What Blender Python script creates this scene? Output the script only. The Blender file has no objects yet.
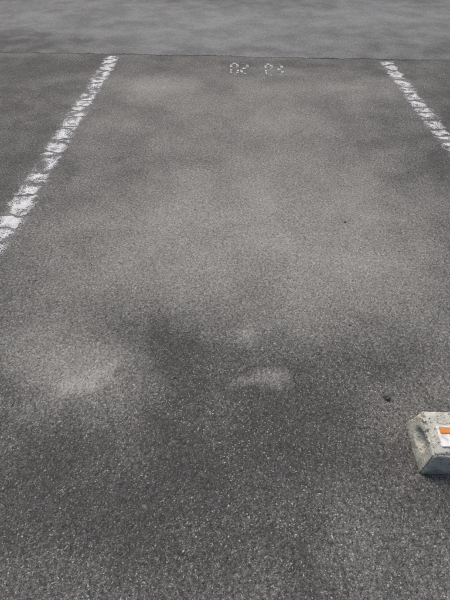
import bpy, bmesh, math, random
from mathutils import Vector, noise as mn
random.seed(7)
scene=bpy.context.scene
scene.view_settings.view_transform='Standard'
scene.view_settings.look='None'
scene.view_settings.exposure=0

class NT:
    def __init__(s,name):
        s.m=bpy.data.materials.new(name); s.m.use_nodes=True
        s.t=s.m.node_tree; s.t.nodes.clear()
        s.out=s.t.nodes.new('ShaderNodeOutputMaterial')
        s.tc=s.t.nodes.new('ShaderNodeTexCoord').outputs['Object']
    def put(s,sock,v):
        if isinstance(v,bpy.types.NodeSocket): s.t.links.new(v,sock)
        elif v is not None: sock.default_value=v
    def math(s,op,a,b=None,c=None,clamp=False):
        n=s.t.nodes.new('ShaderNodeMath'); n.operation=op; n.use_clamp=clamp
        s.put(n.inputs[0],a)
        if b is not None: s.put(n.inputs[1],b)
        if c is not None: s.put(n.inputs[2],c)
        return n.outputs[0]
    def vmath(s,op,a,b=None):
        n=s.t.nodes.new('ShaderNodeVectorMath'); n.operation=op
        s.put(n.inputs[0],a)
        if b is not None: s.put(n.inputs[1],b)
        return n.outputs['Value'] if op in('LENGTH','DISTANCE') else n.outputs[0]
    def scale(s,a,k):
        o=s.vmath('SCALE',a); o.node.inputs['Scale'].default_value=k; return o
    def noise(s,vec,scale,detail=3,rough=.5,dist=0,col=False,dim='2D'):
        n=s.t.nodes.new('ShaderNodeTexNoise'); n.noise_dimensions=dim
        s.put(n.inputs['Vector'],vec); n.inputs['Scale'].default_value=scale
        n.inputs['Detail'].default_value=detail; n.inputs['Roughness'].default_value=rough
        n.inputs['Distortion'].default_value=dist
        return n.outputs['Color'] if col else n.outputs[0]
    def warp(s,vec,scale,amt,detail=3):
        return s.vmath('ADD',vec,s.scale(s.vmath('SUBTRACT',s.noise(vec,scale,detail,.6,col=True),(.5,.5,.5)),amt))
    def vor(s,vec,scale,feature='F1',rand=1.0):
        n=s.t.nodes.new('ShaderNodeTexVoronoi'); n.feature=feature; n.voronoi_dimensions='2D'
        s.put(n.inputs['Vector'],vec); n.inputs['Scale'].default_value=scale
        n.inputs['Randomness'].default_value=rand
        return n
    def mr(s,v,a,b,c=0.0,d=1.0,smooth=True):
        n=s.t.nodes.new('ShaderNodeMapRange')
        n.interpolation_type='SMOOTHSTEP' if smooth else 'LINEAR'
        s.put(n.inputs[0],v)
        for i,x in enumerate((a,b,c,d)): s.put(n.inputs[i+1],x)
        return n.outputs[0]
    def mix(s,f,a,b,mode='MIX'):
        n=s.t.nodes.new('ShaderNodeMix'); n.data_type='RGBA'; n.blend_type=mode
        s.put(n.inputs[0],f); s.put(n.inputs[6],a); s.put(n.inputs[7],b)
        return n.outputs[2]
    def sep(s,v):
        n=s.t.nodes.new('ShaderNodeSeparateXYZ'); s.put(n.inputs[0],v); return n.outputs
    def comb(s,x,y,z=0.0):
        n=s.t.nodes.new('ShaderNodeCombineXYZ'); s.put(n.inputs[0],x); s.put(n.inputs[1],y); s.put(n.inputs[2],z); return n.outputs[0]
    def ramp(s,f,stops):
        n=s.t.nodes.new('ShaderNodeValToRGB'); s.put(n.inputs[0],f)
        e=n.color_ramp.elements
        while len(e)<len(stops): e.new(.5)
        for i,(p,c) in enumerate(stops):
            e[i].position=p; e[i].color=(c[0],c[1],c[2],1) if not isinstance(c,(int,float)) else (c,c,c,1)
        return n.outputs[0]
    def bsdf(s,col,rough=.9,bump=None,strength=1.0,dist=.004,alpha=None,spec=.5):
        b=s.t.nodes.new('ShaderNodeBsdfPrincipled')
        s.put(b.inputs['Base Color'],col); s.put(b.inputs['Roughness'],rough)
        b.inputs['Specular IOR Level'].default_value=spec
        if bump is not None:
            n=s.t.nodes.new('ShaderNodeBump'); n.inputs['Strength'].default_value=strength
            n.inputs['Distance'].default_value=dist
            s.put(n.inputs['Height'],bump); s.t.links.new(n.outputs[0],b.inputs['Normal'])
        if alpha is not None: s.put(b.inputs['Alpha'],alpha)
        s.t.links.new(b.outputs[0],s.out.inputs[0]); return b

# ---------------- asphalt ----------------
def asphalt(name,blobs,base,f0,bright_amt,seed,dustcol,mott=1.0):
    s=NT(name)
    P=s.vmath('ADD',s.tc,(seed,seed*1.7,0))
    W=s.warp(s.tc,2.4,.42,5)
    n1=s.noise(P,.6,3,.55); n2=s.noise(P,3.0,5,.65); n4=s.noise(P,84,3,.75)
    F=s.math('ADD',s.mr(n1,.3,.7,-.14*mott,.14*mott),s.mr(n2,.28,.72,-.20*mott,.20*mott))
    F=s.math('ADD',F,f0)
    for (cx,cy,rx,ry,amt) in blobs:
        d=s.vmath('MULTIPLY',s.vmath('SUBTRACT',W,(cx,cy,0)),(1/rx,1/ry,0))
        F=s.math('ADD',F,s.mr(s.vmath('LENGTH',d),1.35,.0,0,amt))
    F=s.math('ADD',F,s.math('MULTIPLY',s.mr(n4,.25,.75,-.42,.42),s.mr(F,-.2,.8,.30,1)))
    F=s.math('MINIMUM',s.math('MAXIMUM',F,-.30),2.0)
    tone=s.math('MULTIPLY',s.math('MULTIPLY_ADD',F,.58,1.0),s.mr(n4,.28,.72,.84,1.16))
    Q=s.warp(P,150,.007,1)
    va=s.vor(Q,165); vb=s.vor(Q,310)
    ra=s.sep(va.outputs['Color']); rb=s.sep(vb.outputs['Color'])
    sta=s.ramp(ra[0],[(0,.55),(.35,.82),(.7,1.12),(.9,1.5),(1,2.1)])
    stb=s.ramp(rb[0],[(0,.5),(.4,.82),(.8,1.28),(1,2.0)])
    ma=s.mr(va.outputs['Distance'],.52,.25); mb=s.mr(vb.outputs['Distance'],.55,.25)
    c=s.mix(mb,(.68,.68,.68,1),stb)
    c=s.mix(s.math('MULTIPLY',ma,s.mr(ra[1],.4,.5)),c,sta)
    col=s.mix(1.0,c,s.comb(base[0],base[1],base[2]),'MULTIPLY')
    col=s.mix(1.0,col,s.comb(tone,tone,tone),'MULTIPLY')
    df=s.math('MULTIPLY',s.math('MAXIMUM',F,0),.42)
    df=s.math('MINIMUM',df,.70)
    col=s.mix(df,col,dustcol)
    gr=s.math('MULTIPLY',s.mr(rb[1],0,1,.75,1.27,False),s.mr(ra[1],0,1,.82,1.18,False))
    col=s.mix(1.0,col,s.comb(gr,gr,gr),'MULTIPLY')
    chipb=s.math('MULTIPLY',s.mr(rb[2],1-bright_amt*.7,1-bright_amt*.25),s.mr(vb.outputs['Distance'],.60,.35))
    chipa=s.math('MULTIPLY',s.mr(ra[2],1-bright_amt*.5,1-bright_amt*.2),s.mr(va.outputs['Distance'],.42,.26))
    chip=s.math('MULTIPLY',s.math('MAXIMUM',chipb,chipa),s.mr(n2,.3,.62,.4,1))
    col=s.mix(chip,col,s.mix(ra[0],(.21,.205,.195,1),(.50,.49,.46,1)))
    pit=s.math('MULTIPLY',s.mr(rb[2],.05,.03),s.mr(vb.outputs['Distance'],.6,.35))
    pit2=s.math('MULTIPLY',s.mr(ra[2],.03,.015),s.mr(va.outputs['Distance'],.5,.3))
    pit=s.math('MAXIMUM',pit,pit2)
    col=s.mix(s.math('MULTIPLY',pit,.7),col,(.02,.02,.02,1))
    h=s.math('ADD',s.math('MULTIPLY',ma,.6),s.math('MULTIPLY',mb,.35))
    h=s.math('SUBTRACT',h,pit)
    h=s.math('ADD',h,n4)
    s.bsdf(col,.85,h,.85,.0028,spec=.35)
    return s.m

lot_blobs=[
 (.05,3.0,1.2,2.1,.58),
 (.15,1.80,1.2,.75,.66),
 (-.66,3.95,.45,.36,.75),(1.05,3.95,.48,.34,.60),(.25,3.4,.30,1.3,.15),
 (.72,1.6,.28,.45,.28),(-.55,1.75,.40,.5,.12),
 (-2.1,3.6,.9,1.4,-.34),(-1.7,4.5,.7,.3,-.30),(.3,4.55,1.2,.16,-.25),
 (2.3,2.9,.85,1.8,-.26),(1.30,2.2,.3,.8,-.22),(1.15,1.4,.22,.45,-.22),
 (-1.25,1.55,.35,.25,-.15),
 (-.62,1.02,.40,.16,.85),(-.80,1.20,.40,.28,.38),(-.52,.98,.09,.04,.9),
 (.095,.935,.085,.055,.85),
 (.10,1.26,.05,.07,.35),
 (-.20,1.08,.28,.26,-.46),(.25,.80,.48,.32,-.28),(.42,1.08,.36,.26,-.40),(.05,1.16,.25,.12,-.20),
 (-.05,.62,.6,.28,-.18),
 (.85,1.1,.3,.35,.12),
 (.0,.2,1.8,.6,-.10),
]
m_lot=asphalt('asphalt_lot',lot_blobs,(.099,.0965,.092),.20,.09,3.1,(.385,.382,.350,1))
road_blobs=[(.4,6.3,3.4,.75,.30),(-2.6,5.15,1.5,.45,-.60),(2.4,5.0,1.2,.3,-.30),(-2.9,6.9,1.4,.8,-.25),(.1,4.95,1.0,.18,-.25),(.3,7.4,3,.5,-.2)]
m_road=asphalt('asphalt_road',road_blobs,(.098,.0985,.097),.68,.04,11.3,(.335,.345,.342,1),1.5)

def sheet(name,pts,z,mat):
    me=bpy.data.meshes.new(name); bm=bmesh.new()
    bm.faces.new([bm.verts.new((x,y,z)) for x,y in pts]); bm.normal_update()
    if list(bm.faces)[0].normal.z<0: bmesh.ops.reverse_faces(bm,faces=bm.faces)
    bm.to_mesh(me); bm.free()
    o=bpy.data.objects.new(name,me); scene.collection.objects.link(o); me.materials.append(mat); return o

sheet('parking_lot_ground',[(-300,-300),(300,-300),(300,300),(-300,300)],0,m_lot)
edge=[]
x=-30
while x<=30:
    edge.append((x,4.78-.045*x*(1 if abs(x)<4 else 4/abs(x))+.06*mn.noise(Vector((x*1.6,0,1)))+.03*mn.noise(Vector((x*9,0,2)))+.03*mn.noise(Vector((x*45,0,2)))))
    x+=.01
sheet('road',edge+[(30,13),(-30,13)],.0020,m_road)
s=NT('tar_seam')
a=s.math('MULTIPLY',s.mr(s.noise(s.tc,2.6,5,.8),.47,.70),.6)
s.bsdf((.045,.045,.044,1),.85,s.noise(s.tc,150,3),.5,.002,alpha=a)
sheet('tar_seam',[(p[0],p[1]+.006) for p in edge]+[(p[0],p[1]-.006-.012*mn.noise(Vector((p[0]*9,3,0)))) for p in reversed(edge)],.005,s.m)

# ---------------- paint ----------------
def paint(name,halfw,fade,seed,gap):
    s=NT(name); X,Y,Z=s.sep(s.tc)
    P=s.vmath('ADD',s.tc,(seed,seed,0))
    nA=s.noise(P,13,4,.65); nB=s.noise(P,90,2,.65)
    e=s.math('ADD',s.math('ABSOLUTE',X),s.mr(nA,.3,.7,-.022,.022))
    e=s.math('ADD',e,s.mr(nB,.3,.7,-.010,.010))
    em=s.mr(e,halfw+.014,halfw-.014)
    c=s.vmath('MULTIPLY',s.warp(P,7,.12,3),(2.6,7.5,1))
    ve=s.vor(c,1.0,'DISTANCE_TO_EDGE')
    vd=s.math('ADD',ve.outputs['Distance'],s.mr(nB,.3,.7,-.03,.03))
    crack=s.mr(vd,.03,gap)
    va=s.vor(P,150)
    wear=s.math('ADD',nA,s.math('MULTIPLY',s.math('SUBTRACT',va.outputs['Distance'],.4),-.38))
    wear=s.math('ADD',wear,s.math('MULTIPLY',s.math('SUBTRACT',nB,.5),.45))
    wear=s.math('ADD',wear,s.math('MULTIPLY',s.math('SUBTRACT',s.noise(P,2.6,2),.5),.5))
    th=s.mr(Y,*fade)
    wm=s.mr(s.math('SUBTRACT',wear,th),-.20,.12)
    a=s.math('MULTIPLY',s.math('MULTIPLY',em,s.mr(crack,0,1,.18,1)),wm)
    a=s.math('MULTIPLY',a,.87)
    col=s.mix(s.mr(nA,.35,.65),(.47,.48,.48,1),(.72,.73,.74,1))
    col=s.mix(s.mr(va.outputs['Distance'],.35,.65,0,.35),col,(.28,.28,.28,1))
    s.bsdf(col,.75,s.math('ADD',nB,s.math('MULTIPLY',crack,.8)),.7,.004,alpha=a)
    return s.m
def line(name,cx,y0,y1,mat):
    o=sheet(name,[(-.1,y0),(.1,y0),(.1,y1),(-.1,y1)],0,mat)
    o.location=(cx,0,.003); return o
mL=paint('worn_line_paint_a',.064,(1.35,2.2,.62,.38),1.3,.13)
mR=paint('worn_line_paint_b',.060,(2.2,4.2,.46,.42),5.9,.15)
line('parking_line',-1.15,.3,4.77,mL)
line('parking_line',1.455,.3,4.64,mR)
line('parking_line',-3.75,.3,4.86,mR)
line('parking_line',4.05,.3,4.50,mL)

def stencil(name,cx,cy,strokes,w,h,mat):
    me=bpy.data.meshes.new(name); bm=bmesh.new()
    for i,(x0,y0,x1,y1,t) in enumerate(strokes):
        a=Vector((x0*w,y0*h,0)); b=Vector((x1*w,y1*h,0)); d=(b-a).normalized(); n=Vector((-d.y,d.x,0))*t
        z=.00015*i
        bm.faces.new([bm.verts.new(p+Vector((0,0,z))) for p in (a-n,b-n,b+n,a+n)])
    bm.normal_update()
    for f in bm.faces:
        if f.normal.z<0: f.normal_flip()
    bm.to_mesh(me); bm.free(); me.materials.append(mat)
    o=bpy.data.objects.new(name,me); scene.collection.objects.link(o); o.location=(cx,cy,.003); return o
s=NT('worn_stencil_paint')
n=s.math('ADD',s.noise(s.tc,22,3,.6),s.math('MULTIPLY',s.noise(s.tc,110,2),.4))
s.bsdf((.62,.63,.63,1),.8,s.noise(s.tc,80,3),.5,.002,alpha=s.math('MULTIPLY',s.mr(n,.60,.90),.85))
t=.0125
def dig(ox,w,segs):
    S={'b':(0,0,1,0),'m':(0,.5,1,.5),'t':(0,1,1,1),'lb':(0,.08,0,.42),'rb':(1,.08,1,.42),'lt':(0,.58,0,.92),'rt':(1,.58,1,.92)}
    out=[]
    for k in segs:
        x0,y0,x1,y1=S[k]; sh=.16 if k in 'bmt' else 0
        tt=t*1.4 if k in 'bmt' else t
        out.append((ox+w*(x0+sh),y0,ox+w*(x1-sh),y1,tt))
    return out
g1=dig(0,.36,['b','m','t','lb','rb','lt','rt'])+dig(.62,.36,['b','m','t','lb','rt'])
g2=dig(0,.36,['b','m','t','lb','rt','lt'])+dig(.62,.36,['b','m','t','rt','rb'])
stencil('stencilled_number',.0,4.27,g1,.145,.29,s.m)
stencil('stencilled_number',.315,4.25,g2,.145,.29,s.m)

# ---------------- wheel stop ----------------
s=NT('weathered_concrete')
n1=s.noise(s.tc,18,5,.7,dim='3D'); n2=s.noise(s.tc,150,4,.7,dim='3D')
X,Y,Z=s.sep(s.tc)
col=s.mix(s.mr(n1,.3,.7),(.46,.445,.385,1),(.70,.685,.61,1))
col=s.mix(s.mr(n2,.44,.68,0,.55),col,(.30,.29,.245,1))
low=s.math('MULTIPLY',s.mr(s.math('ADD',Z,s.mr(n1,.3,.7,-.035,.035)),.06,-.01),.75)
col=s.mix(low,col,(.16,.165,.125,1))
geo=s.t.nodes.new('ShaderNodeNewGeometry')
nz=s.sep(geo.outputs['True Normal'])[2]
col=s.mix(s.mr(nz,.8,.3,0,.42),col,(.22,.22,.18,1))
v3=s.t.nodes.new('ShaderNodeTexVoronoi'); v3.inputs['Scale'].default_value=150; s.t.links.new(s.tc,v3.inputs['Vector'])
pit=s.math('MULTIPLY',s.mr(s.sep(v3.outputs['Color'])[0],.80,.9),s.mr(v3.outputs['Distance'],.5,.2))
col=s.mix(s.math('MULTIPLY',pit,.7),col,(.12,.12,.10,1))
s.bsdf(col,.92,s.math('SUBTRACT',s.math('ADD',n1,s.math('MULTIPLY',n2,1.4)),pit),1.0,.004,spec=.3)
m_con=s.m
s=NT('reflector_plate_white'); s.bsdf(s.mix(s.mr(s.noise(s.tc,60,4,dim='3D'),.4,.7),(.78,.77,.74,1),(.50,.49,.44,1)),.5,s.noise(s.tc,90,2),.1,.001); m_wh=s.m
s=NT('reflector_orange'); g=s.vor(s.tc,300); s.bsdf(s.mix(s.mr(g.outputs['Distance'],.2,.6),(.74,.30,.08,1),(.54,.19,.04,1)),.4,g.outputs['Distance'],.3,.001); m_or=s.m

root=bpy.data.objects.new('concrete_wheel_stop',None); scene.collection.objects.link(root)
root.location=(.59,.715,0)
def child(name,me,mat):
    o=bpy.data.objects.new(name,me); scene.collection.objects.link(o); o.parent=root
    me.materials.append(mat); return o
L=.60
prof=[(-.088,.0),(-.080,.060),(-.072,.092),(.062,.104),(.072,.100),(.088,.0)]
me=bpy.data.meshes.new('body'); bm=bmesh.new()
rings=[]
for x in (0,L):
    sgn=1 if x==0 else -1
    rings.append([bm.verts.new((x+sgn*p[1]*.22,p[0],p[1])) for p in prof])
n=len(prof)
for i in range(n):
    bm.faces.new([rings[0][i],rings[0][(i+1)%n],rings[1][(i+1)%n],rings[1][i]])
bm.faces.new(rings[0]); bm.faces.new(list(reversed(rings[1])))
bmesh.ops.recalc_face_normals(bm,faces=bm.faces)
bmesh.ops.bevel(bm,geom=[e for e in bm.edges if max(v.co.z for v in e.verts)>.001],offset=.005,segments=3,affect='EDGES',clamp_overlap=True)
bmesh.ops.triangulate(bm,faces=[f for f in bm.faces if len(f.verts)>4])
for it in range(5):
    es=[e for e in bm.edges if e.calc_length()>.007]
    if not es: break
    bmesh.ops.subdivide_edges(bm,edges=es,cuts=1 if it else 3,use_grid_fill=True)
bmesh.ops.triangulate(bm,faces=list(bm.faces))
for v in bm.verts:
    for sx in (0,1):
        xe=v.co.x if sx==0 else L-v.co.x
        if xe<.05 and abs(xe-v.co.z*.22)<.006:
            r=math.hypot((v.co.y-.0)/.034,(v.co.z-.052)/.022)
            k=max(0,min(1,(1.25-r)/.5)); k=k*k*(3-2*k)
            v.co.x+=(1 if sx==0 else -1)*.024*k
    q=v.co*38
    c=v.co.copy()
    d=mn.noise(q)*.0022+mn.noise(q*3)*.0016
    nearedge=max(0,1-abs(c.z-.095)/.016)*max(0,1-min(abs(c.y+.072),abs(c.x-.021))/.012)
    chipd=max(0,mn.noise(c*70+Vector((3,1,8)))-.05)*.022*nearedge
    v.co+=Vector((d+chipd*.4,mn.noise(q+Vector((9,2,1)))*.0020+chipd*.5,(d*.7-chipd) if c.z>.004 else 0))
for f in bm.faces: f.smooth=True
bm.to_mesh(me); bm.free()
child('body',me,m_con)
def box(name,c,size,mat,bev,rx=0):
    me=bpy.data.meshes.new(name); bm=bmesh.new(); bmesh.ops.create_cube(bm,size=1)
    for v in bm.verts: v.co=Vector((v.co.x*size[0],v.co.y*size[1],v.co.z*size[2]))
    bmesh.ops.bevel(bm,geom=list(bm.edges),offset=bev,segments=3,affect='EDGES')
    bm.to_mesh(me); bm.free(); o=child(name,me,mat); o.location=c; o.rotation_euler[0]=rx; return o
tilt=math.atan2(.012,.134)
for k,xx in enumerate((.050,L-.050-.11)):
    box('reflector_plate_%d'%(k+1),(xx+.055,-.014,.0985),(.11,.068,.008),m_wh,.002,tilt)
    box('reflector_lens_%d'%(k+1),(xx+.055,.003,.1035),(.098,.021,.006),m_or,.0018,tilt)

# ---------------- loose stones ----------------
def rock(bm,c,r,sq,seed,sub=1):
    res=bmesh.ops.create_icosphere(bm,subdivisions=sub,radius=r)
    a=random.random()*6.28
    for v in res['verts']:
        p=v.co.copy(); k=1+.45*mn.noise(p/r*1.1+Vector((seed,0,0)))+.18*mn.noise(p/r*3+Vector((seed,4,0)))
        p=p*k; p=Vector((p.x*sq[0],p.y*sq[1],p.z*sq[2]))
        p=Vector((p.x*math.cos(a)-p.y*math.sin(a),p.x*math.sin(a)+p.y*math.cos(a),p.z))
        v.co=p+Vector(c)
s=NT('stone_grey'); s.bsdf(s.mix(s.noise(s.tc,150,4,.7),(.04,.04,.037,1),(.15,.147,.137,1)),.85,s.noise(s.tc,200,4),.6,.002); m_st=s.m
s=NT('gravel_mixed'); s.bsdf(s.ramp(s.noise(s.tc,25,2),[(.3,(.07,.07,.066)),(.5,(.14,.135,.125)),(.7,(.34,.33,.31))]),.85); m_gr=s.m
me=bpy.data.meshes.new('stone'); bm=bmesh.new(); rock(bm,(0,0,0),.011,(1.2,.95,.8),3.3,3)
bm.to_mesh(me); bm.free(); me.materials.append(m_st)
o=bpy.data.objects.new('stone',me); scene.collection.objects.link(o); o.location=(.555,.905,.006)
me=bpy.data.meshes.new('loose_gravel'); bm=bmesh.new()
for i in range(600):
    x=random.uniform(-2.8,2.8); y=random.uniform(.15,4.7)
    r=random.choice([.0014,.0018,.0022,.0022,.003,.0038])
    rock(bm,(x,y,r*.5),r,(1.2,.9,.7),i*1.37)
for (x,y,r) in [(.60,1.98,.0055),(.34,.84,.004),(-.42,1.3,.004),(.49,1.25,.0045),(-.2,.98,.004)]:
    rock(bm,(x,y,r*.5),r,(1.2,.9,.7),x*9,2)
bm.to_mesh(me); bm.free(); me.materials.append(m_gr)
scene.collection.objects.link(bpy.data.objects.new('loose_gravel',me))

# ---------------- light ----------------
w=bpy.data.worlds.new('World'); scene.world=w; w.use_nodes=True
nt=w.node_tree; bg=nt.nodes['Background']; sky=nt.nodes.new('ShaderNodeTexSky'); sky.sky_type='NISHITA'
sky.sun_disc=False; el=math.radians(55); az=math.radians(-25)
sky.sun_elevation=el; sky.sun_rotation=az; sky.dust_density=5; sky.air_density=1.0; sky.ozone_density=.6
nt.links.new(sky.outputs[0],bg.inputs[0]); bg.inputs[1].default_value=.15
sl=bpy.data.lights.new('sun','SUN'); sl.energy=1.5; sl.angle=math.radians(30); sl.color=(1,.97,.9)
so=bpy.data.objects.new('sun',sl); scene.collection.objects.link(so)
d=Vector((math.sin(az)*math.cos(el),math.cos(az)*math.cos(el),math.sin(el)))
so.rotation_euler=d.to_track_quat('Z','Y').to_euler(); so.location=d*20

# ---------------- camera ----------------
cd=bpy.data.cameras.new('camera'); cam=bpy.data.objects.new('camera',cd); scene.collection.objects.link(cam)
cd.sensor_fit='VERTICAL'; cd.sensor_height=24; cd.lens=18; cd.clip_end=2000; cd.clip_start=.02
cam.location=(0,0,1.35); cam.rotation_euler=(math.radians(45.8),0,math.radians(.8))
scene.camera=cam
